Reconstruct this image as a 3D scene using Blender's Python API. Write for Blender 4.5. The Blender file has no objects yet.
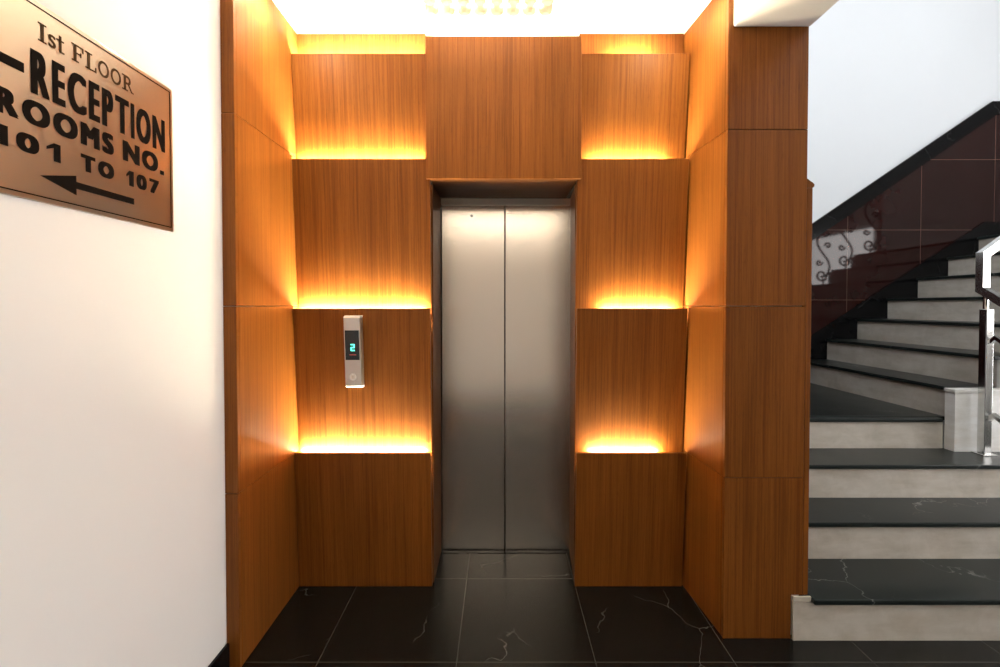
import bpy, bmesh, math, random
from mathutils import Vector, Matrix
random.seed(4)
scn = bpy.context.scene
COL = scn.collection

# ------------------------------------------------------------------ helpers
def hexa(bm, p):
    """p: 8 points, bottom ring 0-3 (ccw from above) then top ring 4-7"""
    v = [bm.verts.new(q) for q in p]
    fs = []
    for f in ((3, 2, 1, 0), (4, 5, 6, 7), (0, 1, 5, 4), (1, 2, 6, 5), (2, 3, 7, 6), (3, 0, 4, 7)):
        fs.append(bm.faces.new([v[i] for i in f]))
    return v, fs

def box(bm, x0, x1, y0, y1, z0, z1):
    return hexa(bm, [(x0, y0, z0), (x1, y0, z0), (x1, y1, z0), (x0, y1, z0),
                     (x0, y0, z1), (x1, y0, z1), (x1, y1, z1), (x0, y1, z1)])

def prism_y(bm, pts, y0, y1):
    """polygon in x,z extruded along y"""
    a = [bm.verts.new((x, y0, z)) for x, z in pts]
    b = [bm.verts.new((x, y1, z)) for x, z in pts]
    n = len(pts)
    bm.faces.new(a); bm.faces.new(b[::-1])
    for i in range(n):
        j = (i + 1) % n
        bm.faces.new((a[j], a[i], b[i], b[j]))

def bev(bm, w, seg=2):
    bmesh.ops.recalc_face_normals(bm, faces=bm.faces[:])
    bmesh.ops.bevel(bm, geom=bm.edges[:], offset=w, segments=seg, affect='EDGES', profile=0.5)

def cyl(bm, c, axis, r, h, n=24, r2=None):
    axis = Vector(axis).normalized()
    q = axis.to_track_quat('Z', 'Y').to_matrix().to_4x4()
    m = Matrix.Translation(Vector(c)) @ q
    bmesh.ops.create_cone(bm, cap_ends=True, segments=n, radius1=r, radius2=r if r2 is None else r2, depth=h, matrix=m)

def ring(bm, c, axis, r0, r1, h, n=28):
    axis = Vector(axis).normalized()
    q = axis.to_track_quat('Z', 'Y').to_matrix()
    L = []
    for r, z in ((r0, -h / 2), (r1, -h / 2), (r1, h / 2), (r0, h / 2)):
        L.append([bm.verts.new(Vector(c) + q @ Vector((r * math.cos(t * 2 * math.pi / n), r * math.sin(t * 2 * math.pi / n), z))) for t in range(n)])
    for k in range(4):
        a, b = L[k], L[(k + 1) % 4]
        for i in range(n):
            j = (i + 1) % n
            bm.faces.new((a[i], a[j], b[j], b[i]))

def tube(bm, pts, r, n=8):
    pts = [Vector(p) for p in pts]
    rings = []
    up = Vector((0, 1, 0))
    for i, p in enumerate(pts):
        d = (pts[min(i + 1, len(pts) - 1)] - pts[max(i - 1, 0)]).normalized()
        s = d.cross(up)
        if s.length < 1e-4:
            s = d.cross(Vector((1, 0, 0)))
        s.normalize(); t = s.cross(d).normalized()
        rings.append([bm.verts.new(p + r * (math.cos(a * 2 * math.pi / n) * s + math.sin(a * 2 * math.pi / n) * t)) for a in range(n)])
    for a, b in zip(rings, rings[1:]):
        for i in range(n):
            j = (i + 1) % n
            bm.faces.new((a[i], a[j], b[j], b[i]))
    bm.faces.new(rings[0][::-1]); bm.faces.new(rings[-1])

def sweep_rect(bm, pts, side, w, h):
    """square tube along points with mitred corners; 'side' is one fixed cross-section direction per segment"""
    pts = [Vector(p) for p in pts]
    n = len(pts)
    dirs = [(pts[i + 1] - pts[i]).normalized() for i in range(n - 1)]
    # first cross-section, transported through mitre planes
    s = Vector(side).normalized()
    d = dirs[0]
    s = (s - d * s.dot(d)).normalized(); t = d.cross(s)
    sec = [pts[0] + s * a * w / 2 + t * b * h / 2 for a, b in ((-1, -1), (1, -1), (1, 1), (-1, 1))]
    rings = [sec]
    for i in range(n - 1):
        d = dirs[i]
        if i < n - 2:
            nrm = (dirs[i] + dirs[i + 1]).normalized()
        else:
            nrm = d
        nxt = []
        for q in rings[-1]:
            k = (pts[i + 1] - q).dot(nrm) / d.dot(nrm)
            nxt.append(q + d * k)
        rings.append(nxt)
    R = [[bm.verts.new(q) for q in r] for r in rings]
    for a, b in zip(R, R[1:]):
        for i in range(4):
            j = (i + 1) % 4
            bm.faces.new((a[i], a[j], b[j], b[i]))
    bm.faces.new(R[0][::-1]); bm.faces.new(R[-1])

def obj(name, bm, mat, parent=None, origin=None, smooth=False):
    bmesh.ops.recalc_face_normals(bm, faces=bm.faces[:])
    me = bpy.data.meshes.new(name)
    if origin is None and parent is None:
        xs = [v.co for v in bm.verts]
        origin = Vector((sum(v.x for v in xs) / len(xs), sum(v.y for v in xs) / len(xs), min(v.z for v in xs)))
    if origin is None:
        xs = [v.co for v in bm.verts]
        origin = sum(xs, Vector()) / len(xs)
    origin = Vector(origin)
    bmesh.ops.translate(bm, verts=bm.verts[:], vec=-origin)
    bm.to_mesh(me); bm.free()
    if isinstance(mat, (list, tuple)):
        for m in mat: me.materials.append(m)
    else:
        me.materials.append(mat)
    o = bpy.data.objects.new(name, me)
    COL.objects.link(o)
    if smooth:
        for p in me.polygons: p.use_smooth = True
    if parent is not None:
        o.parent = parent
        o.location = origin - world_loc(parent)
    else:
        o.location = origin
    return o

def world_loc(o):
    l = Vector(o.location)
    while o.parent:
        o = o.parent; l += Vector(o.location)
    return l

def tag(o, label=None, cat=None, group=None, kind=None):
    if label: o['label'] = label
    if cat: o['category'] = cat
    if group: o['group'] = group
    if kind: o['kind'] = kind
    return o

def thing(name, label, cat, loc, group=None, kind=None):
    o = bpy.data.objects.new(name, None)
    o.empty_display_size = 0.1
    COL.objects.link(o); o.location = loc
    return tag(o, label, cat, group, kind)

def struct(name, bm, mat, label, cat):
    return tag(obj(name, bm, mat), label, cat, kind='structure')

# ------------------------------------------------------------------ materials
class NT:
    def __init__(self, name):
        self.m = bpy.data.materials.new(name); self.m.use_nodes = True
        self.t = self.m.node_tree; self.t.nodes.clear()
        self.out = self.n('ShaderNodeOutputMaterial')
    def n(self, typ, **kw):
        x = self.t.nodes.new(typ)
        for k, v in kw.items():
            setattr(x, k, v)
        return x
    def l(self, a, b): self.t.links.new(a, b)
    def val(self, sock, v):
        if hasattr(v, 'node'): self.l(v, sock)
        else: sock.default_value = v
    def math(self, op, a, b=0.0, c=0.0):
        x = self.n('ShaderNodeMath', operation=op)
        self.val(x.inputs[0], a); self.val(x.inputs[1], b); self.val(x.inputs[2], c)
        return x.outputs[0]
    def coords(self, scale=(1, 1, 1), rnd=0.0, kind='Object', loc=(0, 0, 0)):
        tc = self.n('ShaderNodeTexCoord')
        mp = self.n('ShaderNodeMapping')
        src = tc.outputs[kind]
        if kind == 'World':
            pass
        if rnd:
            oi = self.n('ShaderNodeObjectInfo')
            cb = self.n('ShaderNodeCombineXYZ')
            a = self.math('MULTIPLY', oi.outputs['Random'], rnd)
            for i in range(3): self.l(a, cb.inputs[i])
            ad = self.n('ShaderNodeVectorMath', operation='ADD')
            self.l(src, ad.inputs[0]); self.l(cb.outputs[0], ad.inputs[1]); src = ad.outputs[0]
        self.l(src, mp.inputs['Vector'])
        mp.inputs['Scale'].default_value = scale; mp.inputs['Location'].default_value = loc
        return mp.outputs[0]
    def pos(self):
        return self.n('ShaderNodeNewGeometry').outputs['Position']
    def noise(self, vec, scale, detail=4, rough=0.55, dist=0.0):
        x = self.n('ShaderNodeTexNoise')
        self.l(vec, x.inputs['Vector'])
        x.inputs['Scale'].default_value = scale; x.inputs['Detail'].default_value = detail
        x.inputs['Roughness'].default_value = rough; x.inputs['Distortion'].default_value = dist
        return x.outputs['Fac']
    def ramp(self, fac, stops):
        x = self.n('ShaderNodeValToRGB')
        self.l(fac, x.inputs[0])
        e = x.color_ramp.elements
        while len(e) < len(stops): e.new(0.5)
        for k, (p, c) in enumerate(stops):
            e[k].position = p; e[k].color = (*c, 1)
        return x.outputs[0]
    def mix(self, fac, a, b, mode='MIX'):
        x = self.n('ShaderNodeMix', data_type='RGBA', blend_type=mode)
        self.val(x.inputs[0], fac)
        for s, v in ((x.inputs[6], a), (x.inputs[7], b)):
            if hasattr(v, 'node'): self.l(v, s)
            else: s.default_value = (*v, 1)
        return x.outputs[2]
    def bsdf(self, color, rough=0.5, metal=0.0, bump=None, bstr=0.1, bdist=0.002, spec=0.5, emit=None, estr=0.0, **kw):
        p = self.n('ShaderNodeBsdfPrincipled')
        if hasattr(color, 'node'): self.l(color, p.inputs['Base Color'])
        else: p.inputs['Base Color'].default_value = (*color, 1)
        self.val(p.inputs['Roughness'], rough)
        self.val(p.inputs['Metallic'], metal)
        p.inputs['Specular IOR Level'].default_value = spec
        if emit:
            p.inputs['Emission Color'].default_value = (*emit, 1); p.inputs['Emission Strength'].default_value = estr
        for k, v in kw.items(): p.inputs[k].default_value = v
        if bump is not None:
            b = self.n('ShaderNodeBump'); b.inputs['Strength'].default_value = bstr; b.inputs['Distance'].default_value = bdist
            self.l(bump, b.inputs['Height']); self.l(b.outputs[0], p.inputs['Normal'])
        self.l(p.outputs[0], self.out.inputs['Surface'])
        return self.m

def wood(name, dark, mid, light, rough=0.42, ax=(1, 0.03)):
    t = NT(name)
    v = t.coords((*ax, 0.012), rnd=13.0)
    fine = t.noise(v, 210, 4, 0.6)
    v2 = t.coords((*ax, 0.05), rnd=7.0)
    broad = t.noise(v2, 7, 3, 0.5, 0.6)
    v3 = t.coords((*ax, 0.008), rnd=31.0)
    lines = t.noise(v3, 60, 2, 0.5)
    v4 = t.coords((*ax, 0.06), rnd=5.0)
    pores = t.noise(v4, 420, 2, 0.5)
    c = t.ramp(fine, [(0.25, dark), (0.5, mid), (0.78, light)])
    lin = t.ramp(lines, [(0.33, (0.74, 0.66, 0.6)), (0.5, (1, 1, 1)), (0.7, (1.05, 1.05, 1.05))])
    c = t.mix(0.6, c, lin, 'MULTIPLY')
    br = t.ramp(broad, [(0.3, (0.80, 0.76, 0.72)), (0.65, (1.08, 1.06, 1.04))])
    c = t.mix(0.7, c, br, 'MULTIPLY')
    c = t.mix(t.math('MULTIPLY', t.math('GREATER_THAN', pores, 0.62), 0.22), c, tuple(0.5 * x for x in dark))
    oi = t.n('ShaderNodeObjectInfo')
    hs = t.n('ShaderNodeHueSaturation')
    t.l(c, hs.inputs['Color']); t.l(t.math('MULTIPLY_ADD', oi.outputs['Random'], 0.12, 0.94), hs.inputs['Value'])
    return t.bsdf(hs.outputs[0], rough, bump=fine, bstr=0.05, bdist=0.001, spec=0.15)

M = {}
TEAK = ((0.127, 0.038, 0.0058), (0.186, 0.061, 0.0098), (0.245, 0.087, 0.016))
M['wood'] = wood('teak_veneer', *TEAK)
M['wood_side'] = wood('teak_veneer_side', *TEAK, ax=(0.03, 1))
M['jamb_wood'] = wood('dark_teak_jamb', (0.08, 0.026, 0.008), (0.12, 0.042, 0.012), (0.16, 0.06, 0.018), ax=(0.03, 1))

def paint(name, c, rough=0.6):
    t = NT(name)
    n = t.noise(t.pos(), 1.3, 4, 0.6)
    n2 = t.noise(t.pos(), 90, 3, 0.6)
    col = t.mix(n, tuple(0.97 * x for x in c), tuple(min(1, 1.02 * x) for x in c))
    return t.bsdf(col, rough, bump=n2, bstr=0.05, bdist=0.001, spec=0.3)
M['paint'] = paint('white_wall_paint', (0.89, 0.87, 0.855), 0.5)
M['paint_stair'] = paint('daylight_tinted_paint', (0.87, 0.90, 0.94))  # white paint tinted blue to stand in for cool daylight
M['paint_dimmed'] = paint('dimmed_wall_paint', (0.42, 0.40, 0.38))  # darker paint stands in for a dim wall, keeps tile reflections dark
M['ceiling'] = paint('white_ceiling_paint', (0.88, 0.86, 0.82))
M['beam'] = paint('cream_beam_paint', (0.80, 0.75, 0.70))
M['cream'] = paint('cream_wall_paint', (0.84, 0.79, 0.71))

def granite(name, base, vein, rough, grid=None, spec=0.5, vs=0.8):
    t = NT(name)
    p = t.pos()
    mp = t.n('ShaderNodeMapping'); t.l(p, mp.inputs['Vector']); mp.inputs['Rotation'].default_value = (0.2, 0.3, 0.9)
    wn = t.n('ShaderNodeTexNoise'); t.l(mp.outputs[0], wn.inputs['Vector']); wn.inputs['Scale'].default_value = 4.0; wn.inputs['Detail'].default_value = 5.0
    sc = t.n('ShaderNodeVectorMath', operation='SCALE'); t.l(wn.outputs['Color'], sc.inputs[0]); sc.inputs['Scale'].default_value = 0.34
    ad = t.n('ShaderNodeVectorMath', operation='ADD'); t.l(mp.outputs[0], ad.inputs[0]); t.l(sc.outputs[0], ad.inputs[1])
    vo = t.n('ShaderNodeTexVoronoi', feature='DISTANCE_TO_EDGE'); t.l(ad.outputs[0], vo.inputs['Vector']); vo.inputs['Scale'].default_value = 1.9
    v1 = t.math('MAXIMUM', t.math('SUBTRACT', 1.0, t.math('MULTIPLY', vo.outputs['Distance'], 190)), 0.0)
    mask = t.noise(p, 2.6, 2, 0.5)
    mask = t.math('MAXIMUM', t.math('MULTIPLY', t.math('SUBTRACT', mask, 0.50), 7.0), 0.0); mask = t.math('MINIMUM', mask, 1.0)
    v1 = t.math('MULTIPLY', v1, mask)
    cloud = t.noise(p, 5.0, 6, 0.65)
    c = t.mix(cloud, tuple(0.6 * x for x in base), tuple(1.5 * x for x in base))
    speck = t.noise(p, 260, 2, 0.5)
    c = t.mix(t.math('MULTIPLY', t.math('GREATER_THAN', speck, 0.68), 0.25), c, tuple(5 * x for x in base))
    c = t.mix(t.math('MULTIPLY', v1, vs), c, vein)
    if grid:
        x0, y0, sx, sy = grid
        sep = t.n('ShaderNodeSeparateXYZ'); t.l(p, sep.inputs[0])
        gs = None
        for s, o, q in ((sep.outputs[0], x0, sx), (sep.outputs[1], y0, sy)):
            d = t.math('PINGPONG', t.math('SUBTRACT', s, o), q / 2)
            g = t.math('LESS_THAN', d, 0.0016)
            gs = g if gs is None else t.math('MAXIMUM', gs, g)
        c = t.mix(t.math('MULTIPLY', gs, 0.5), c, (0.09, 0.085, 0.075))
    r = t.math('MULTIPLY_ADD', cloud, 0.12, rough - 0.06)
    return t.bsdf(c, r, spec=spec)
M['floor'] = granite('black_granite_floor', (0.006, 0.006, 0.0055), (0.30, 0.29, 0.27), 0.24, (-0.715, 0.668, 0.545, 0.545), spec=0.3, vs=0.5)
M['tread'] = granite('black_granite_tread', (0.0095, 0.0130, 0.0122), (0.42, 0.42, 0.40), 0.30, spec=0.36, vs=0.65)
M['granite'] = granite('black_granite_trim', (0.005, 0.005, 0.0055), (0.06, 0.06, 0.06), 0.14, spec=0.18)

def plain(name, c, rough=0.5, metal=0.0, emit=None, estr=0.0, **kw):
    t = NT(name)
    n = t.noise(t.pos(), 60, 3, 0.5)
    col = t.mix(n, tuple(0.92 * x for x in c), c)
    return t.bsdf(col, rough, metal, emit=emit, estr=estr, **kw)
t = NT('maroon_glazed_tile')
p = t.pos(); sep = t.n('ShaderNodeSeparateXYZ'); t.l(p, sep.inputs[0])
gx = t.math('LESS_THAN', t.math('PINGPONG', t.math('SUBTRACT', sep.outputs[0], 3.13), 0.329), 0.0022)
gz = t.math('LESS_THAN', t.math('PINGPONG', t.math('SUBTRACT', sep.outputs[2], 2.08), 0.315), 0.0022)
g = t.math('MAXIMUM', gx, gz)
c = t.mix(t.noise(p, 3.0, 5, 0.6), (0.018, 0.0045, 0.004), (0.028, 0.0075, 0.0065))
c = t.mix(t.math('MULTIPLY', g, 0.7), c, (0.20, 0.12, 0.09))
M['tile'] = t.bsdf(c, 0.05, spec=0.36)
M['tile_plain'] = plain('maroon_side_tile', (0.035, 0.010, 0.009), 0.12)

def marble(name, c0, c1):
    t = NT(name)
    p = t.pos()
    n = t.noise(p, 6.0, 6, 0.65, 0.4)
    mp = t.n('ShaderNodeMapping'); t.l(p, mp.inputs['Vector']); mp.inputs['Scale'].default_value = (1, 1, 5)
    s = t.noise(mp.outputs[0], 4.0, 4, 0.6)
    c = t.ramp(n, [(0.35, c0), (0.6, c1)])
    c = t.mix(0.55, c, t.ramp(s, [(0.35, (0.78, 0.74, 0.68)), (0.6, (1, 1, 1))]), 'MULTIPLY')
    return t.bsdf(c, 0.35, spec=0.4)
M['marble'] = marble('white_marble_riser', (0.47, 0.43, 0.375), (0.57, 0.53, 0.475))
M['marble_side'] = marble('white_marble_stringer', (0.74, 0.73, 0.70), (0.82, 0.81, 0.79))

def steel(name, c, r0, r1, stretch=(1, 1, 0.004), sc=420, tan=None, an=0.85):
    t = NT(name)
    n = t.noise(t.coords(stretch, rnd=3.0), sc, 3, 0.6)
    rr = t.math('MULTIPLY_ADD', n, r1 - r0, r0)
    col = t.mix(n, tuple(0.96 * x for x in c), c)
    m = t.bsdf(col, rr, 1.0)
    if tan:
        p = [n for n in m.node_tree.nodes if n.type == 'BSDF_PRINCIPLED'][0]
        cb = t.n('ShaderNodeCombineXYZ')
        for i in range(3): cb.inputs[i].default_value = tan[i]
        t.l(cb.outputs[0], p.inputs['Tangent']); p.inputs['Anisotropic'].default_value = an
    return m
M['door_steel'] = steel('brushed_steel_door', (0.76, 0.70, 0.63), 0.24, 0.27, tan=(1, 0, 0))
M['frame_steel'] = steel('brushed_steel_frame', (0.45, 0.41, 0.37), 0.25, 0.4)
M['sign_steel'] = steel('brushed_steel_sign', (0.66, 0.63, 0.60), 0.27, 0.285, (1, 0.004, 1), 300, tan=(0, 0, 1), an=0.7)
M['panel_steel'] = steel('satin_call_panel', (0.66, 0.62, 0.58), 0.3, 0.42)
M['rail_steel'] = steel('polished_rail_steel', (0.72, 0.72, 0.70), 0.10, 0.22)

M['black_paint'] = plain('black_sign_enamel', (0.010, 0.008, 0.007), 0.7, **{'Specular IOR Level': 0.0})
M['brown_paint'] = plain('brown_sign_enamel', (0.060, 0.036, 0.020), 0.7, **{'Specular IOR Level': 0.0})
M['dark_gap'] = plain('dark_shaft', (0.01, 0.009, 0.008), 0.8)
M['display'] = plain('black_display_glass', (0.012, 0.014, 0.016), 0.08)
M['digit'] = plain('cyan_led_digit', (0.05, 0.3, 0.25), 0.5, emit=(0.10, 1.0, 0.72), estr=2.6)
M['red_led'] = plain('dim_red_led', (0.3, 0.05, 0.05), 0.5, emit=(1.0, 0.15, 0.12), estr=0.12)
M['button'] = plain('pale_call_button', (0.86, 0.84, 0.80), 0.35)
M['aluminium'] = plain('aluminium_channel', (0.6, 0.58, 0.55), 0.4, 1.0)
M['iron'] = plain('wrought_iron', (0.02, 0.012, 0.010), 0.5)
M['win_frame'] = plain('white_window_frame', (0.8, 0.8, 0.78), 0.4)
M['chrome'] = plain('warm_chrome', (0.80, 0.72, 0.60), 0.15, 1.0)

def emitter(name, c, s):
    t = NT(name)
    e = t.n('ShaderNodeEmission'); e.inputs[0].default_value = (*c, 1); e.inputs[1].default_value = s
    t.l(e.outputs[0], t.out.inputs['Surface'])
    return t.m
LED = (1.0, 0.87, 0.60)
M['led'] = emitter('warm_led_light', LED, 830.0)
M['led_short'] = emitter('warm_led_light_short', LED, 700.0)
M['led_cove'] = emitter('warm_led_light_cove', (1.0, 0.90, 0.72), 650.0)
M['added_front'] = emitter('added_front_light', (1.0, 0.88, 0.72), 30.0)
M['spot'] = emitter('downlight_lens', (1.0, 0.95, 0.66), 600.0)
M['added_head'] = emitter('added_header_light', (1.0, 0.82, 0.58), 170.0)
M['lamp_up'] = emitter('added_uplight_glow', (1.0, 0.84, 0.62), 25.0)
M['lamp_down'] = emitter('lamp_diffuser_light', (1.0, 0.85, 0.62), 21.0)
M['daylight'] = emitter('daylight_pane', (1.0, 0.96, 0.94), 8.0)
M['added_low'] = emitter('added_low_pane', (0.98, 0.98, 1.0), 21.0)
M['added_entrance'] = emitter('added_entrance_pane', (1.0, 0.98, 0.95), 0.12)
M['added_high'] = emitter('added_high_pane', (0.95, 0.98, 1.0), 5.0)
M['added_side'] = emitter('added_side_pane', (0.90, 0.96, 1.0), 6.3)
M['crystal'] = plain('amber_crystal', (0.44, 0.38, 0.29), 0.12, emit=(1.0, 0.86, 0.64), estr=0.12)

# ------------------------------------------------------------------ key dimensions (metres)
H = 1.40                       # camera height
YT, YB = 2.190, 2.245          # lapped panels: top edge stands forward, bottom edge sits back
LX0, LX1 = -1.000, -0.338      # left stack of panels
RX0, RX1 = 0.372, 0.908        # right stack
YC = 2.166                     # header panel
YD = 2.572                     # lift doors
ZC = 2.742                     # lobby ceiling
JZ = (0.0, 0.681, 1.397, 2.125, ZC)
YL = 1.739                     # front of the left cladding
YP = 1.883                     # front of the pillar
R = 0.183                      # stair rise
YS = (1.872, 2.160, 2.425, 2.690)
YW = 4.100                     # stair back wall
XF = 2.68; T = 0.27            # upper flight start and going

# ------------------------------------------------------------------ the room
bm = bmesh.new(); box(bm, -1.25, 6.15, -2.1, 4.3, -0.15, 0.0)
struct('floor', bm, M['floor'], 'black granite tiled floor with pale veins', 'floor')
bm = bmesh.new(); box(bm, -1.25, 0.953, -2.1, 2.85, ZC, 3.0)
struct('ceiling', bm, M['ceiling'], 'brightly lit white ceiling above the lift lobby', 'ceiling')
bm = bmesh.new(); box(bm, -1.25, -1.05, -1.9, 2.85, 0.0, ZC)
struct('wall_left', bm, M['paint'], 'plain white wall behind the room sign', 'wall')
bm = bmesh.new(); box(bm, -1.068 + 0.02, -1.038, -1.9, YL - 0.020, 0.0, 0.105)
struct('baseboard_left', bm, M['granite'], 'black skirting at the foot of the white left wall', 'skirting')
bm = bmesh.new(); box(bm, -1.05, 0.96, 2.66, 2.85, 0.0, ZC)
struct('wall_shaft', bm, M['dark_gap'], 'dark lift shaft wall behind the wood panels', 'wall')
bm = bmesh.new(); box(bm, 0.966, 1.268, YP + 0.024, 4.3, 0.0, 5.6)
struct('wall_stair_side', bm, M['paint_stair'], 'white wall between the wood lift surround and stairs', 'wall')
bm = bmesh.new(); box(bm, 1.268, 6.15, YW + 0.02, 4.3, 0.0, 5.6)
struct('wall_back', bm, M['paint_stair'], 'tall white stairwell wall above the maroon tiles', 'wall')
bm = bmesh.new()
box(bm, 0.955, 1.270, -1.9, YP - 0.003, 2.540, 5.6)
bev(bm, 0.006)
struct('ceiling_beam', bm, M['beam'], 'white plastered beam resting against the top of the wood pillar', 'beam')
bm = bmesh.new(); box(bm, 0.98, 6.15, -2.1, 4.3, 5.6, 5.75)
struct('ceiling_stairwell', bm, M['ceiling'], 'white ceiling high over the stairs', 'ceiling')
# wall behind the camera, and an unseen glowing entrance added to light the stair wall
bm = bmesh.new(); box(bm, -1.05, 1.90, -2.1, -1.9, 0.0, ZC); box(bm, 1.28, 6.0, -2.1, -1.9, 3.0, 5.6); box(bm, 5.4, 6.0, -2.1, -1.9, 0, 3.0)
struct('wall_front', bm, M['cream'], 'cream lobby wall facing the lift', 'wall')
bm = bmesh.new(); box(bm, 1.95, 5.35, -2.06, -2.03, 0.05, 2.95)
w2 = struct('added_pane_2', bm, M['added_entrance'], 'unseen glowing entrance pane added to light the stair wall', 'window')
bm = bmesh.new()
for x in (1.9, 3.02, 4.16, 5.33): box(bm, x, x + 0.07, -2.02, -1.95, 0.0, 3.0)
box(bm, 1.97, 5.33, -2.02, -1.95, 2.93, 3.0); box(bm, 1.97, 5.33, -2.02, -1.95, 0.0, 0.08)
obj('window_frame', bm, M['win_frame'], w2)
WY0, WY1, WZ0, WZ1 = -0.75, 0.90, 1.15, 2.72
bm = bmesh.new()
box(bm, 6.0, 6.15, -1.9, WY0, 0, 5.6); box(bm, 6.0, 6.15, WY1, 4.1, 0, 5.6)
box(bm, 6.0, 6.15, WY0, WY1, 0, WZ0); box(bm, 6.0, 6.15, WY0, WY1, WZ1, 5.6)
struct('wall_right', bm, M['paint_dimmed'], 'far right stairwell wall, coloured darker to dim its reflection in the tiles', 'wall')
bm = bmesh.new(); box(bm, 6.09, 6.11, WY0, WY1, WZ0, WZ1)
w1 = struct('window_1', bm, M['daylight'], 'bright stair window', 'window')
bm = bmesh.new()
for y in (WY0, WY1 - 0.05): box(bm, 6.03, 6.08, y, y + 0.05, WZ0, WZ1)
for z in (WZ0, WZ1 - 0.05): box(bm, 6.03, 6.08, WY0 + 0.05, WY1 - 0.05, z, z + 0.05)
obj('window_frame', bm, M['win_frame'], w1)
# unseen glowing pane high over the entrance, added to light the stairwell
bm = bmesh.new(); box(bm, 1.55, 3.65, -1.895, -1.885, 3.8, 5.4)
w3 = struct('added_pane_3', bm, M['added_high'], 'unseen high glowing pane added to light the stairwell', 'window')
bm = bmesh.new()
for x in (1.5, 2.58, 3.65): box(bm, x, x + 0.05, -1.895, -1.84, 3.75, 5.45)
for z in (3.75, 5.4): box(bm, 1.55, 3.65, -1.88, -1.84, z, z + 0.05)
obj('window_frame', bm, M['win_frame'], w3)
# unseen glowing pane above the beam, added to brighten the stair wall
bm = bmesh.new(); box(bm, 1.272, 1.280, -0.6, 1.75, 3.2, 5.3)
w5 = struct('added_pane_5', bm, M['added_side'], 'unseen glowing pane added above the white beam to brighten the stair wall', 'window')
bm = bmesh.new()
for y in (-0.65, 0.55, 1.75): box(bm, 1.2725 if y != 0.55 else 1.281, 1.32, y, y + 0.05, 3.15, 5.35)
for z in (3.15, 5.3): box(bm, 1.2725, 1.315, -0.6, 1.75, z, z + 0.05)
obj('window_frame', bm, M['win_frame'], w5)
# unseen glowing pane under the upper landing, added to brighten the left wall
bm = bmesh.new(); box(bm, 5.985, 5.995, 1.02, 2.52, 0.32, 1.84)
w4 = struct('added_pane_4', bm, M['added_low'], 'unseen low glowing pane added to brighten the white left wall', 'window')
bm = bmesh.new()
for y in (0.97, 2.52): box(bm, 5.94, 5.995, y, y + 0.05, 0.27, 1.89)
for z in (0.27, 1.84): box(bm, 5.94, 5.98, 1.02, 2.52, z, z + 0.05)
obj('window_frame', bm, M['win_frame'], w4)

# ------------------------------------------------------------------ wood panels
def lapped(x0, x1, z0, z1, yt=YT, yb=YB, th=0.018):
    bm = bmesh.new()
    hexa(bm, [(x0, yb, z0), (x1, yb, z0), (x1, yb + th, z0), (x0, yb + th, z0),
              (x0, yt, z1), (x1, yt, z1), (x1, yt + th, z1), (x0, yt + th, z1)])
    bev(bm, 0.0012, 1)
    return bm
LEDGE = (0.683, 1.386, 2.104, 2.604)
TIERS = [(0.001, LEDGE[0], 'lowest', YT, 2.236), (LEDGE[0] - 0.03, LEDGE[1], 'second', YT, YB),
         (LEDGE[1] - 0.03, LEDGE[2], 'third', YT, YB), (LEDGE[2] - 0.03, LEDGE[3], 'topmost', YT, YB)]
LAB = {('left', 0): 'dark lowest wood panel on the floor between the left side wall and lift door',
       ('left', 1): 'wood panel carrying the lift call panel, left of the lift door',
       ('left', 2): 'wood panel directly above the one with the call panel',
       ('left', 3): 'small topmost wood panel left of the header, under the ceiling',
       ('right', 0): 'dark lowest wood panel on the floor between lift door and pillar',
       ('right', 1): 'second wood panel from the floor in the stack right of the lift',
       ('right', 2): 'third wood panel from the floor in the stack right of the lift',
       ('right', 3): 'small topmost wood panel right of the header, under the ceiling'}
for side, x0, x1 in (('left', LX0 + 0.002, LX1), ('right', RX0, RX1 - 0.002)):
    for k, (z0, z1, nm, yt, yb) in enumerate(TIERS):
        tag(obj('wood_panel', lapped(x0, x1, z0, z1, yt, yb), M['wood']), LAB[(side, k)], 'wood panel', 'lapped wood panels beside the lift')
# recessed board behind the top ledge
for side, x0, x1 in (('left', LX0 + 0.002, LX1 - 0.03), ('right', RX0 + 0.02, RX1 - 0.002)):
    bm = bmesh.new(); box(bm, x0, x1, 2.262, 2.28, 2.56, ZC - 0.002); bev(bm, 0.001, 1)
    tag(obj('wood_panel', bm, M['wood']), 'narrow glowing wood strip above the topmost panel, %s of the header' % side, 'wood panel', 'recessed top wood strips')
# header
bm = bmesh.new(); box(bm, -0.352, 0.386, YC, YC + 0.02, 2.003, 2.672); bev(bm, 0.0012, 1)
hd = tag(obj('wood_panel', bm, M['wood']), 'wide wood header panel right above the lift door', 'wood panel')
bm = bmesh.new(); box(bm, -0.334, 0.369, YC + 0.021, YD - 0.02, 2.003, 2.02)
obj('soffit', bm, M['jamb_wood'], hd)

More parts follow.
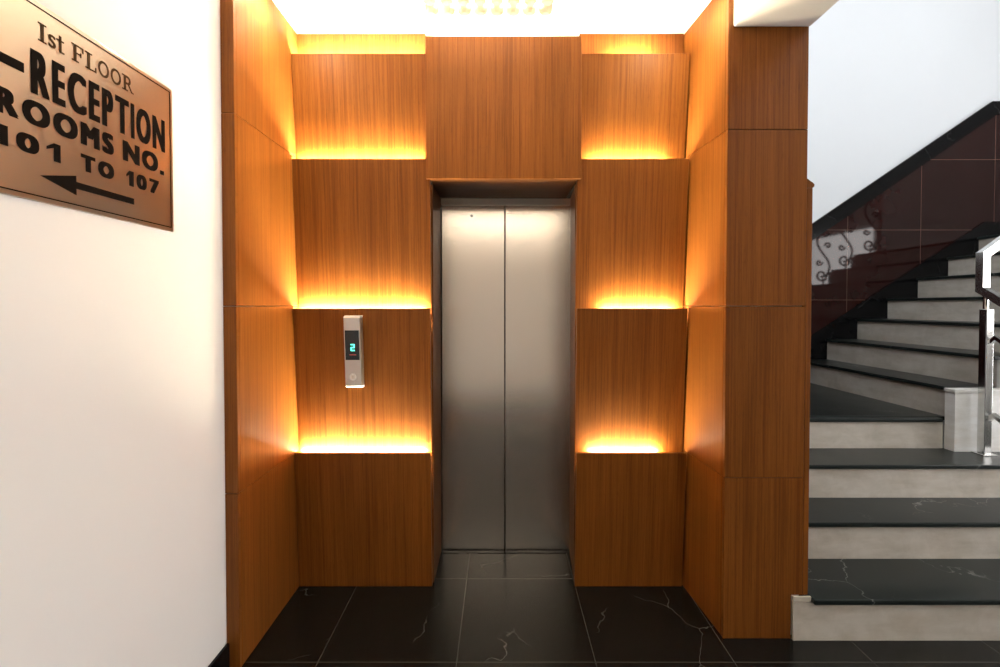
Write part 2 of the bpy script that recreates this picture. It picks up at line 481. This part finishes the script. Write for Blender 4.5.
# left side wall cladding with narrow front edge
names = ['lowest', 'second', 'third', 'topmost']
LL = ['lowest wood panel of the alcove side next to the white wall, dark near the floor',
      'wood panel second from the floor on the alcove side next to the white wall',
      'wood panel third from the floor on the alcove side next to the white wall',
      'glowing topmost wood panel of the alcove side next to the white wall']
LR = ['dark lowest wood panel on the inner side of the pillar',
      'second wood panel from the floor on the inner side of the pillar',
      'third wood panel from the floor on the inner side of the pillar',
      'topmost wood panel on the inner side of the pillar, under the ceiling']
LP = ['lowest front panel of the wood pillar, notched around the first step',
      'front panel of the wood pillar, second from the floor',
      'front panel of the wood pillar, third from the floor',
      'topmost front panel of the wood pillar, below the white beam']
G = 0.0012
for k in range(4):
    z0, z1 = JZ[k] + (0.001 if k == 0 else G), JZ[k + 1] - G
    bm = bmesh.new(); box(bm, -1.02, LX0, YL + 0.001, 2.30, z0, z1); bev(bm, 0.001, 1)
    pnl = tag(obj('side_panel', bm, M['wood_side']), LL[k], 'wood panel', 'left side wood panels')
    bm = bmesh.new(); box(bm, -1.0495, -0.9995, YL - 0.018, YL, z0, z1); bev(bm, 0.001, 1)
    obj('edge_strip', bm, M['wood'], pnl)
    xa, xb = 0.937, RX1
    bm = bmesh.new()
    hexa(bm, [(xa, YP + 0.022, z0), (xa + 0.02, YP + 0.022, z0), (xb + 0.02, 2.30, z0), (xb, 2.30, z0),
              (xa, YP + 0.022, z1), (xa + 0.02, YP + 0.022, z1), (xb + 0.02, 2.30, z1), (xb, 2.30, z1)])
    bev(bm, 0.001, 1)
    tag(obj('side_panel', bm, M['wood_side']), LR[k], 'wood panel', 'inner pillar side panels')
    bm = bmesh.new()
    if k == 0:
        prism_y(bm, [(0.937, z0), (1.2215, z0), (1.2215, 0.186), (1.268, 0.186), (1.268, z1), (0.937, z1)], YP, YP + 0.02)
    else:
        box(bm, 0.937, 1.268, YP, YP + 0.02, z0, z1)
    bev(bm, 0.001, 1)
    tag(obj('pillar_panel', bm, M['wood']), LP[k], 'wood panel', 'pillar front panels')
# side board with a moulded cap on the stair side
bm = bmesh.new(); box(bm, 1.270, 1.292, YP + 0.001, YP + 0.10, 0.186, 1.885); bev(bm, 0.001, 1)
eb = tag(obj('end_board', bm, M['wood']), 'narrow upright wood board on the stair side of the pillar', 'wood board')
bm = bmesh.new()
prism_y(bm, [(1.270, 1.886), (1.292, 1.886), (1.298, 1.892), (1.299, 1.900), (1.292, 1.908), (1.282, 1.914), (1.270, 1.924)], YP + 0.001, YP + 0.10)
obj('cap', bm, M['wood'], eb)

# ------------------------------------------------------------------ LED strips in the laps
def led(x0, x1, zl, mat, label):
    root = thing('led_strip_light', label, 'light strip', ((x0 + x1) / 2, 2.222, zl - 0.034), 'warm LED strips on the ledges')
    bm = bmesh.new()
    box(bm, x0, x1, 2.2165, 2.2350, zl - 0.034, zl - 0.022)
    obj('channel', bm, M['aluminium'], root)
    bm = bmesh.new(); box(bm, x0 + 0.002, x1 - 0.002, 2.218, 2.2335, zl - 0.0215, zl - 0.012)
    obj('diffuser', bm, mat, root)
for k in range(3):
    lab = ['above the lowest left wood panel', 'right above the lift call panel', 'two ledges above the lift call panel'][k]
    led(LX0 + 0.012, LX1 - 0.03, LEDGE[k], M['led'], 'long warm light strip glowing on the ledge ' + lab)
    xr = ((0.445, 0.785), (0.50, 0.86), (0.435, 0.80))[k]
    lab = ['above the lowest panel right of the lift', 'at mid height right of the lift', 'near the header right of the lift'][k]
    led(xr[0], xr[1], LEDGE[k], M['led_short'], 'short warm light strip glowing on the ledge ' + lab)
led(LX0 + 0.012, LX1 - 0.04, LEDGE[3], M['led_cove'], 'warm light strip under the ceiling in the corner by the white wall')
led(0.54, 0.74, LEDGE[3], M['led_short'], 'short warm light strip under the ceiling right of the header')

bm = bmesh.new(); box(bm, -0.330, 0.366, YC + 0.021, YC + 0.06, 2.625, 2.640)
obj('shelf', bm, M['jamb_wood'], hd)  # added to carry the unseen header strip
root = thing('led_strip_light', 'unseen warm light strip added on top of the header to brighten the ceiling', 'light strip', (0.02, YC + 0.035, 2.641))  # unseen strip, added to brighten the ceiling above the header
bm = bmesh.new(); box(bm, -0.32, 0.35, YC + 0.026, YC + 0.045, 2.641, 2.650)
obj('channel', bm, M['aluminium'], root)
bm = bmesh.new(); box(bm, -0.318, 0.348, YC + 0.027, YC + 0.044, 2.6505, 2.660)
obj('diffuser', bm, M['added_head'], root)
for x, y, nm in ((-0.925, 1.895, 'over the alcove side by the white wall'), (0.80, 1.895, 'over the inner side of the wood pillar')):
    root = thing('downlight', 'small round ceiling downlight ' + nm, 'downlight', (x, y, ZC - 0.013), 'ceiling downlights')
    bm = bmesh.new(); ring(bm, (x, y, ZC - 0.007), (0, 0, 1), 0.036, 0.050, 0.012)
    obj('rim', bm, M['chrome'], root)
    bm = bmesh.new(); cyl(bm, (x, y, ZC - 0.005), (0, 0, 1), 0.035, 0.006)
    obj('lens', bm, M['spot'], root)
root = thing('led_strip_light', 'unseen light strip added on the cream wall to brighten the lift doors', 'light strip', (0.3, -1.85, 2.70))  # unseen strip behind the camera, added to brighten the wall the doors reflect
bm = bmesh.new(); box(bm, -0.95, 1.75, -1.885, -1.80, 2.70, 2.72)
obj('channel', bm, M['aluminium'], root)
bm = bmesh.new(); box(bm, -0.94, 1.74, -1.88, -1.81, 2.69, 2.6995)
obj('diffuser', bm, M['added_front'], root)

# ------------------------------------------------------------------ lift
lift = thing('elevator', 'two-leaf brushed steel lift door set deep between wood panels', 'elevator', (0.03, YD, 0.0))
SEAM = 0.028
for x0, x1 in ((-0.330, SEAM - 0.002), (SEAM + 0.002, 0.404)):
    bm = bmesh.new(); box(bm, x0, x1, YD, YD + 0.03, 0.005, 1.985); bev(bm, 0.003, 2)
    leaf = obj('door_leaf', bm, M['door_steel'], lift)
    if x0 < -0.1:
        c = (-0.160, YD - 0.002, 1.905)
        bm = bmesh.new(); ring(bm, c, (0, 1, 0), 0.008, 0.015, 0.005)
        ky = obj('keyhole_ring', bm, M['rail_steel'], leaf)
        bm = bmesh.new(); cyl(bm, (c[0], YD - 0.001, c[2]), (0, 1, 0), 0.008, 0.003)
        obj('keyhole', bm, M['dark_gap'], leaf)
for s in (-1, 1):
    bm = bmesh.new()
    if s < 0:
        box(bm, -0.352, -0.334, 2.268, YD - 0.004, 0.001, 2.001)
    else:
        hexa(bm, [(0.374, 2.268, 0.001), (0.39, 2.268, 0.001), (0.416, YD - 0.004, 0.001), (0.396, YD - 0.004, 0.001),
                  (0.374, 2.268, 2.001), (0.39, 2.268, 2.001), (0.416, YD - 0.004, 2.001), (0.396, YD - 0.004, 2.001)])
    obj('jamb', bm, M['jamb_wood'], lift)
bm = bmesh.new(); box(bm, -0.330, 0.404, YD - 0.012, YD + 0.002 - 0.004, 1.965, 2.001); bev(bm, 0.001, 1)
obj('head_track', bm, M['frame_steel'], lift)
bm = bmesh.new(); box(bm, -0.330, 0.394, YD - 0.030, YD + 0.03, 0.0, 0.003)
obj('sill', bm, M['granite'], lift)
# return boards closing the panel stack edge at the door recess are the jambs above

# call panel, lying flat against the tilted panel
def on_panel(z):                      # front surface of the second tier at height z
    z0, z1, _, yt, yb = TIERS[1]
    return yb + (yt - yb) * (z - z0) / (z1 - z0)
px0, px1, pz0, pz1 = -0.742, -0.664, 1.006, 1.350
D = 0.045
cp = thing('elevator_call_panel', 'slim steel lift call panel with lit floor number on wood panel', 'call panel', (px0 / 2 + px1 / 2, on_panel(pz0), pz0))
def slab(bm, x0, x1, z0, z1, d0, d1):
    hexa(bm, [(x0, on_panel(z0) - d1, z0), (x1, on_panel(z0) - d1, z0), (x1, on_panel(z0) - d0, z0), (x0, on_panel(z0) - d0, z0),
              (x0, on_panel(z1) - d1, z1), (x1, on_panel(z1) - d1, z1), (x1, on_panel(z1) - d0, z1), (x0, on_panel(z1) - d0, z1)])
bm = bmesh.new(); slab(bm, px0, px1, pz0 + 0.008, pz1 - 0.008, 0.001, D); bev(bm, 0.002, 2)
fp = obj('faceplate', bm, M['panel_steel'], cp)
for a, b, da, db in ((pz0 - 0.002, pz0 + 0.0075, 0.026, D + 0.002), (pz1 - 0.0075, pz1 + 0.002, D + 0.002, 0.026)):
    bm = bmesh.new()
    hexa(bm, [(px0, on_panel(a) - da, a), (px1, on_panel(a) - da, a), (px1, on_panel(a) - 0.001, a), (px0, on_panel(a) - 0.001, a),
              (px0, on_panel(b) - db, b), (px1, on_panel(b) - db, b), (px1, on_panel(b) - 0.001, b), (px0, on_panel(b) - 0.001, b)])
    obj('end_cap', bm, M['button'], cp)
bm = bmesh.new(); slab(bm, px0 + 0.005, px1 - 0.006, 1.140, 1.282, D, D + 0.002)
ds = obj('display', bm, M['display'], cp)
# floor number 2, drawn as a seven segment digit
cx, cz, w, h, th = -0.701, 1.200, 0.019, 0.033, 0.0050
bm = bmesh.new()
segs = [(cx - w / 2, cx + w / 2, cz + h / 2 - th, cz + h / 2), (cx + w / 2 - th, cx + w / 2, cz + th / 2, cz + h / 2 - th),
        (cx - w / 2, cx + w / 2, cz - th / 2, cz + th / 2), (cx - w / 2, cx - w / 2 + th, cz - h / 2 + th, cz - th / 2),
        (cx - w / 2, cx + w / 2, cz - h / 2, cz - h / 2 + th)]
for a in segs: slab(bm, *a, D + 0.002, D + 0.003)
obj('floor_number', bm, M['digit'], ds)
bm = bmesh.new(); slab(bm, cx - 0.016, cx + 0.016, 1.163, 1.167, D + 0.002, D + 0.003)
obj('indicator_bar', bm, M['red_led'], ds)
bc = Vector((-0.703, on_panel(1.058) - D - 0.001, 1.058))
nrm = Vector((0, -1, -0.075))
bm = bmesh.new(); ring(bm, bc, nrm, 0.0135, 0.0175, 0.004)
bt = obj('button_ring', bm, M['rail_steel'], cp)
bm = bmesh.new(); cyl(bm, bc, nrm, 0.0130, 0.005, 28)
bt = obj('call_button', bm, M['button'], cp)
bm = bmesh.new()
q = bc + Vector((0, -0.0028, 0))
for pts in (((-0.006, -0.001), (0.006, -0.001), (0, 0.008)), ((-0.002, -0.008), (0.002, -0.008), (0.002, -0.001), (-0.002, -0.001))):
    prism_y(bm, [(q.x + a, q.z + b) for a, b in pts], q.y - 0.0008, q.y)
obj('arrow_mark', bm, M['panel_steel'], bt)

# ------------------------------------------------------------------ ceiling lamp with rows of crystals
lx, ly, hw = -0.048, 1.718, 0.278
lamp = thing('ceiling_lamp', 'square crystal ceiling lamp with rows of drops, glowing white above the lift lobby', 'ceiling lamp', (lx, ly, 2.63))
bm = bmesh.new(); box(bm, lx - hw + 0.02, lx + hw - 0.02, ly - hw + 0.02, ly + hw - 0.02, 2.700, 2.712); bev(bm, 0.002, 1)
obj('lamp_plate', bm, M['chrome'], lamp)
bm = bmesh.new(); box(bm, lx - 0.05, lx + 0.05, ly - 0.05, ly + 0.05, 2.7225, ZC - 0.001)
obj('ceiling_mount', bm, M['chrome'], lamp)
bm = bmesh.new(); box(bm, lx - hw + 0.03, lx + hw - 0.03, ly - hw + 0.03, ly + hw - 0.03, 2.7125, 2.722)
obj('added_uplight', bm, M['lamp_up'], lamp)  # unseen upward glowing layer, added to light the ceiling
bm = bmesh.new(); box(bm, lx - hw + 0.025, lx + hw - 0.025, ly - hw + 0.025, ly + hw - 0.025, 2.690, 2.6995)
obj('diffuser', bm, M['lamp_down'], lamp)
step = 2 * hw / 8
cm = None
for i in range(8):
    for j in range(8):
        c = Vector((lx - hw + step * (i + 0.5), ly - hw + step * (j + 0.5), 2.667))
        if cm is None:
            bm = bmesh.new()
            r = 0.0285
            prof = [(0.026, 0.55), (0.016, 0.92), (0.004, 1.0), (-0.012, 0.92), (-0.024, 0.5)]
            octa = [(1, .45), (.45, 1), (-.45, 1), (-1, .45), (-1, -.45), (-.45, -1), (.45, -1), (1, -.45)]
            rings = [[bm.verts.new(c + Vector((r * q * a, r * q * b, z))) for a, b in octa] for z, q in prof]
            for a, b in zip(rings, rings[1:]):
                for n in range(8):
                    bm.faces.new((a[n], a[(n + 1) % 8], b[(n + 1) % 8], b[n]))
            bm.faces.new(rings[0]); bm.faces.new(rings[-1])
            first = obj('crystal', bm, M['crystal'], lamp); cm = first; base = c
        else:
            o = cm.copy(); COL.objects.link(o); o.parent = lamp
            o.location = cm.location + (c - base)

# ------------------------------------------------------------------ room sign
SY0, SY1, SZ0, SZ1, SX = 0.905, 1.456, 1.640, 2.090, -1.050
sign = thing('room_sign', 'brushed steel sign with black lettering and arrow on the white wall', 'sign', (SX, (SY0 + SY1) / 2, SZ0))
bm = bmesh.new(); box(bm, SX + 0.0005, SX + 0.0075, SY0, SY1, SZ0, SZ1); bev(bm, 0.0015, 2)
obj('plate', bm, M['sign_steel'], sign)
FX = SX + 0.0078
def srect(bm, y0, y1, z0, z1):
    box(bm, FX, FX + 0.0006, y0, y1, z0, z1)
bm = bmesh.new()
i, w = 0.011, 0.003
srect(bm, SY0 + i, SY1 - i, SZ0 + i, SZ0 + i + w); srect(bm, SY0 + i, SY1 - i, SZ1 - i - w, SZ1 - i)
srect(bm, SY0 + i, SY0 + i + w, SZ0 + i + w, SZ1 - i - w); srect(bm, SY1 - i - w, SY1 - i, SZ0 + i + w, SZ1 - i - w)
obj('border', bm, M['black_paint'], sign)

def glyphs(text, offset, spacing=1.0):
    cu = bpy.data.curves.new('lettering', 'FONT')
    cu.body = text; cu.size = 1.0; cu.offset = offset; cu.fill_mode = 'FRONT'; cu.resolution_u = 6; cu.space_character = spacing
    o = bpy.data.objects.new('lettering', cu); COL.objects.link(o)
    dg = bpy.context.evaluated_depsgraph_get(); dg.update()
    me = bpy.data.meshes.new_from_object(o.evaluated_get(dg))
    bpy.data.objects.remove(o); bpy.data.curves.remove(cu)
    vs = [v.co.copy() for v in me.vertices]; fs = [tuple(p.vertices) for p in me.polygons]
    bpy.data.meshes.remove(me)
    return vs, fs

def put(bm, text, y0, y1, z0, z1, bold=0.0, spacing=1.0):
    """flat letters fitted into a box; bold thickens the strokes by laying shifted outlines over each other"""
    vs, fs = glyphs(text, 0.0, spacing)
    ax, bx = min(v.x for v in vs), max(v.x for v in vs)
    az, bz = min(v.y for v in vs), max(v.y for v in vs)
    by, bh = bold, bold * 0.45
    lay = [(0, 0)] if not bold else [(a * by, b * bh) for a in (-1, -0.33, 0.33, 1) for b in (-1, 1)]
    for n, (oy, oz) in enumerate(lay):
        V = [bm.verts.new((FX + 0.0003 + 0.00003 * n, y0 + by + (v.x - ax) / (bx - ax) * (y1 - y0 - 2 * by) + oy,
                           z0 + bh + (v.y - az) / (bz - az) * (z1 - z0 - 2 * bh) + oz)) for v in vs]
        for f in fs:
            try: bm.faces.new([V[k] for k in f])
            except ValueError: pass
def letters(name, mat, *calls):
    bm = bmesh.new()
    for c in calls: c(bm)
    return obj(name, bm, mat, sign)
def word(bm, text, y0, y1, z0, z1, bold, gap):
    """each letter fitted on its own so that heavy strokes never touch"""
    size = []
    for ch in text:
        if ch == '1': size.append(0.30)
        elif ch == '.': size.append(0.17)
        elif ch == 'I': size.append(0.15)
        else:
            vs, fs = glyphs(ch, 0.0)
            size.append((max(v.x for v in vs) - min(v.x for v in vs)) * (0.92 if ch in 'MO' else 1.0))
    k = (y1 - y0 - gap * (len(text) - 1)) / sum(size)
    y = y0
    for ch, w in zip(text, size):
        w *= k
        if ch == '1':
            st = bold * 2 + 0.007
            srect(bm, y + w - st, y + w, z0, z1)
            a = [bm.verts.new((FX + 0.0006, p, q)) for p, q in ((y + w - st, z1), (y, z1 - 0.30 * (z1 - z0)), (y, z1 - 0.46 * (z1 - z0)), (y + w - st, z1 - 0.27 * (z1 - z0)))]
            bm.faces.new(a)
        elif ch == '.': srect(bm, y, y + w, z0, z0 + min(0.012, w))
        elif ch == 'I': srect(bm, y, y + w, z0, z1)
        else: put(bm, ch, y, y + w, z0, z1, bold)
        y += w + gap
K = M['black_paint']
letters('lettering', K, lambda b: word(b, 'RECEPTION', 1.017, 1.421, 1.879, 1.977, 0.0045, 0.0065))
letters('lettering', K, lambda b: word(b, 'ROOMS', 0.942, 1.232, 1.808, 1.863, 0.0052, 0.0075))
letters('lettering', K, lambda b: word(b, 'NO.', 1.262, 1.415, 1.808, 1.863, 0.0052, 0.0085))
letters('lettering', K, lambda b: word(b, '101', 0.934, 1.083, 1.742, 1.784, 0.0045, 0.016))
letters('lettering', K, lambda b: word(b, 'TO', 1.135, 1.232, 1.742, 1.784, 0.0050, 0.008))
letters('lettering', K, lambda b: word(b, '107', 1.272, 1.394, 1.742, 1.784, 0.0042, 0.010))
# serif line
def serif_line(bm):
    z0, z1 = 2.004, 2.046
    s = 0.0035                                   # slab thickness
    def sl(y0, y1, z): srect(bm, y0, y1, z, z + s)
    def ch(c, y0, y1, top=z1, bot=z0): put(bm, c, y0, y1, bot, top, 0.0008)
    # I
    srect(bm, 1.041, 1.048, z0, z1); sl(1.035, 1.054, z0); sl(1.035, 1.054, z1 - s)
    ch('s', 1.058, 1.076, z0 + 0.030)
    # t
    srect(bm, 1.084, 1.090, z0 + 0.002, z0 + 0.039); sl(1.078, 1.096, z0 + 0.026); sl(1.085, 1.097, z0)
    # F
    srect(bm, 1.121, 1.128, z0, z1); sl(1.116, 1.134, z0); sl(1.116, 1.147, z1 - s); sl(1.128, 1.141, z0 + 0.020)
    srect(bm, 1.1435, 1.147, z1 - 0.013, z1 - s); srect(bm, 1.138, 1.141, z0 + 0.016, z0 + 0.027)
    # L
    srect(bm, 1.158, 1.165, z0, z1); sl(1.152, 1.171, z1 - s); sl(1.152, 1.183, z0); srect(bm, 1.1795, 1.183, z0 + s, z0 + 0.013)
    ch('O', 1.188, 1.221); ch('O', 1.226, 1.259)
    # R
    srect(bm, 1.269, 1.276, z0, z1); sl(1.263, 1.282, z0); sl(1.263, 1.276, z1 - s)
    ch('P', 1.270, 1.292)
    box_pts = [(1.280, z0 + 0.020), (1.287, z0 + 0.020), (1.297, z0 + s), (1.302, z0 + s), (1.302, z0), (1.293, z0)]
    a = [bm.verts.new((FX + 0.0005, y, z)) for y, z in box_pts]; bm.faces.new(a)
letters('lettering', M['brown_paint'], serif_line)
bm = bmesh.new(); srect(bm, 0.925, 1.003, 1.914, 1.935)
obj('dash_mark', bm, M['black_paint'], sign)
bm = bmesh.new()
pts = [(1.034, 1.700), (1.122, 1.676), (1.122, 1.692), (1.298, 1.692), (1.298, 1.709), (1.122, 1.709), (1.122, 1.724)]
a = [bm.verts.new((FX, y, z)) for y, z in pts]; b = [bm.verts.new((FX + 0.0006, y, z)) for y, z in pts]
bm.faces.new(a); bm.faces.new(b[::-1])
for n in range(len(pts)):
    m = (n + 1) % len(pts); bm.faces.new((a[n], a[m], b[m], b[n]))
obj('arrow', bm, M['black_paint'], sign)
sign.location.z -= 0.005

# ------------------------------------------------------------------ staircase
st = thing('staircase', 'quarter-turn staircase with black granite treads and white marble risers beside the wood pillar', 'staircase', (2.0, YS[0], 0.0))
XL, XR = 1.300, 2.960
TH = 0.022; NO = 0.018
for k in range(1, 5):                                   # lower flight, climbing away
    y = YS[k - 1]
    xa = 1.224 if k == 1 else XL
    xb = XR if k < 4 else 2.637
    z0, z1 = (k - 1) * R + 0.0005, k * R - TH - 0.0005
    bm = bmesh.new()
    if k == 1: box(bm, xa, xb, y, YP - 0.001, z0, z1); 
    else: box(bm, xa, xb, y, y + 0.02, z0, z1)
    if k == 1: pass
    obj('riser', bm, M['marble'], st)
    bm = bmesh.new()
    if k < 4:
        box(bm, XL, xb, y - NO, YS[k] + 0.018, k * R - TH, k * R)
    else:
        box(bm, XL, 2.622, y - NO, YS[3] + 0.03, k * R - TH, k * R); box(bm, XL, XF + 0.018, YS[3] + 0.03, YW - 0.012, k * R - TH, k * R)
    bev(bm, 0.004, 2)
    obj('tread', bm, M['tread'], st)
# small marble end lip where the first step laps the pillar
bm = bmesh.new(); box(bm, 1.224, XL - 0.001, YS[0], YP - 0.001, R - TH, R + 0.002); bev(bm, 0.002, 2)
obj('end_lip', bm, M['marble'], st)
for k in range(5, 12):                                  # upper flight, climbing to the right
    x = XF + T * (k - 5)
    bm = bmesh.new(); box(bm, x, x + 0.02, YS[3] - 0.004, YW - 0.012, (k - 1) * R + 0.0005, k * R - TH - 0.0005)
    obj('riser', bm, M['marble'], st)
    bm = bmesh.new()
    box(bm, x - NO, (x + T + 0.018) if k < 11 else 5.99, YS[3] - 0.004, YW - 0.012, k * R - TH, k * R); bev(bm, 0.004, 2)
    obj('tread', bm, M['tread'], st)
# stepped white side of the upper flight
pts = [(2.640, 3 * R + 0.001), (XR + 0.01, 3 * R + 0.001), (XR + 0.01, 0.001), (5.99, 0.001), (5.99, 11 * R - TH - 0.001)]
for k in range(11, 4, -1):
    x = XF + T * (k - 5) - 0.004 if k > 5 else 2.640
    pts.append((x, k * R - TH - 0.001))
    if k > 5: pts.append((x, (k - 1) * R - 0.001))
bm = bmesh.new(); prism_y(bm, pts, YS[3] - 0.066, YS[3] - 0.005)
obj('stringer', bm, M['marble_side'], st)
bm = bmesh.new(); box(bm, 2.633, XF + T - 0.005, YS[3] - 0.071, YS[3] - 0.0045, 5 * R - TH, 5 * R - 0.002); bev(bm, 0.003, 2)
obj('stringer_cap', bm, M['marble_side'], st)
# black skirting stepping up the back wall
sk = [(1.30, 4 * R + 0.0015), (XF - 0.002, 4 * R + 0.0015)]
for k in range(5, 12):
    x = XF + T * (k - 5)
    sk.append((x - 0.004, k * R + 0.0015)) if k == 5 else sk.append((x - 0.002, (k - 1) * R + 0.0015)) or sk.append((x - 0.002, k * R + 0.0015))
sk += [(5.99, 11 * R + 0.0015), (5.99, 2.153), (4.355, 2.153), (2.69, 1.049), (2.42, 0.87), (1.30, 0.87)]
bm = bmesh.new(); prism_y(bm, sk, YW - 0.012, YW - 0.001)
obj('skirting', bm, M['granite'], st)

# the same tiles on the side wall of the landing
def prism_x(bm, pts, x0, x1):
    a = [bm.verts.new((x0, y, z)) for y, z in pts]; b = [bm.verts.new((x1, y, z)) for y, z in pts]
    bm.faces.new(a); bm.faces.new(b[::-1])
    for i in range(len(pts)):
        j = (i + 1) % len(pts); bm.faces.new((a[j], a[i], b[i], b[j]))
bm = bmesh.new()
prism_x(bm, [(1.99, 0.002), (4.09, 0.002), (4.09, 1.86), (2.75, 1.86), (1.99, 1.34)], 1.2685, 1.284)
struct('wall_side_tiles', bm, M['tile_plain'], 'maroon tiles on the wall beside the lower flight', 'wall tiles')
# tile dado and black cap on the stair wall
def ztop(x): return 2.153 + (x - 2.835) * 0.683
zf = 3.228; xk = 2.835 + (zf - 2.153) / 0.683
bm = bmesh.new()
prism_y(bm, [(1.27, 0.75), (5.99, 0.75), (5.99, zf - 0.118), (xk + 0.045, zf - 0.118), (2.40, ztop(2.40) - 0.149), (1.27, ztop(2.40) - 0.149)], YW, YW + 0.018)
dado = struct('wall_tiles', bm, M['tile'], 'glossy maroon tiles stepping up the stair wall', 'wall tiles')
bm = bmesh.new()
prism_y(bm, [(1.27, ztop(2.4) - 0.148), (2.40, ztop(2.40) - 0.148), (xk + 0.045, zf - 0.117), (5.99, zf - 0.117), (5.99, zf), (xk, zf), (2.40, ztop(2.4)), (1.27, ztop(2.4))], YW - 0.006, YW + 0.018)
obj('granite_cap', bm, M['granite'], dado)

# ------------------------------------------------------------------ railing
rl = thing('stair_railing', 'square steel handrail with a bent end and post at the stair corner', 'railing', (2.80, 2.60, 3 * R))
RX, RY = 2.742, 2.582
bm = bmesh.new()
up_end = (4.62, RY + 0.11, 1.690 + (4.62 - RX) * 0.68)
sweep_rect(bm, [up_end, (RX, RY, 1.690), (RX, RY, 1.490), (RX, 1.75, 1.490 - (RY - 1.75) * 0.66)], (0, 1, 0), 0.042, 0.042)
obj('handrail', bm, M['rail_steel'], rl)
bm = bmesh.new(); box(bm, 2.748, 2.790, RY - 0.02, RY + 0.022, 3 * R + 0.008, 1.380); bev(bm, 0.003, 2)
obj('post', bm, M['rail_steel'], rl)
bm = bmesh.new(); cyl(bm, (2.762, RY, 1.415), (0, 0, 1), 0.012, 0.075, 16)
obj('spigot', bm, M['rail_steel'], rl)
bm = bmesh.new(); box(bm, 2.729, 2.809, RY - 0.037, RY + 0.039, 3 * R + 0.0005, 3 * R + 0.0075); bev(bm, 0.002, 1)
obj('base_plate', bm, M['rail_steel'], rl)
for z in (1.21, 0.775):
    bm = bmesh.new()
    sweep_rect(bm, [(2.769, RY - 0.021, z - 0.02), (2.769, RY - 0.05, z + 0.01), (2.769, 1.93, z + 0.01 - (RY - 0.05 - 1.93) * 0.66)], (1, 0, 0), 0.02, 0.02)
    obj('mid_rail', bm, M['rail_steel'], rl)
bm = bmesh.new(); box(bm, 2.748, 2.790, 1.888, 1.93, R + 0.001, 1.00); bev(bm, 0.003, 2)
obj('post', bm, M['rail_steel'], rl)
bm = bmesh.new(); box(bm, 4.56, 4.602, RY + 0.085, RY + 0.127, 11 * R + 0.001, 2.90); bev(bm, 0.003, 2)
obj('post', bm, M['rail_steel'], rl)
# scrolled iron panels of the upper flight (they show as a reflection in the tiles)
def spiral(cx, cz, r0, a0, turns, sgn, y, n=26):
    out = []
    for i in range(n + 1):
        f = i / n
        r = r0 * (1 - 0.82 * f); a = a0 + sgn * turns * 2 * math.pi * f
        out.append((cx + r * math.cos(a), y, cz + r * math.sin(a)))
    return out
for k, x in ((8, XF + 3.5 * T), (9, XF + 4.5 * T), (10, XF + 5.5 * T), (11, XF + 6.6 * T)):
    zb = k * R + 0.002
    bm = bmesh.new(); y = YS[3] + 0.03
    c = zb + 0.37
    for s in (1, -1):                                   # point-symmetric S scroll
        arc = [(x - s * 0.075 * math.sin(f * math.pi), y, c + s * 0.31 * f) for f in [n / 12 for n in range(11)]]
        tube(bm, arc + spiral(x + s * 0.018, c + s * 0.255, 0.070, math.radians(135 if s > 0 else 315), 1.25, -1, y), 0.011)
        tube(bm, spiral(x + s * 0.052, c + s * 0.10, 0.040, math.radians(180 if s > 0 else 0), 1.1, -1, y), 0.010)
    tube(bm, [(x, y, zb), (x, y, zb + 0.08)], 0.009)
    obj('scroll_panel', bm, M['iron'], rl, smooth=True)

# ------------------------------------------------------------------ world, camera
w = bpy.data.worlds.new('World'); scn.world = w; w.use_nodes = True
w.node_tree.nodes['Background'].inputs[0].default_value = (0.75, 0.85, 1.0, 1)
w.node_tree.nodes['Background'].inputs[1].default_value = 0.3

F = 454.0
PITCH = 8.0
HY = 305.5
cam = bpy.data.cameras.new('camera'); co = bpy.data.objects.new('camera', cam); COL.objects.link(co)
cam.sensor_width = 36.0; cam.sensor_fit = 'HORIZONTAL'; cam.lens = F * 36.0 / 1000.0
co.location = (0, 0, H)
co.rotation_euler = (math.radians(90) - math.atan(PITCH / F), 0, 0)
cam.shift_y = -((333.5 - (HY + PITCH)) / 1000.0)
cam.clip_start = 0.02
scn.camera = co
scn.view_settings.view_transform = 'Standard'
scn.view_settings.look = 'None'
scn.view_settings.exposure = 0.0
scn.view_settings.gamma = 1.0
scn.view_settings.use_curve_mapping = False
scn.cycles.use_denoising = True
scn.cycles.max_bounces = 10
scn.cycles.caustics_reflective = False
scn.cycles.caustics_refractive = False
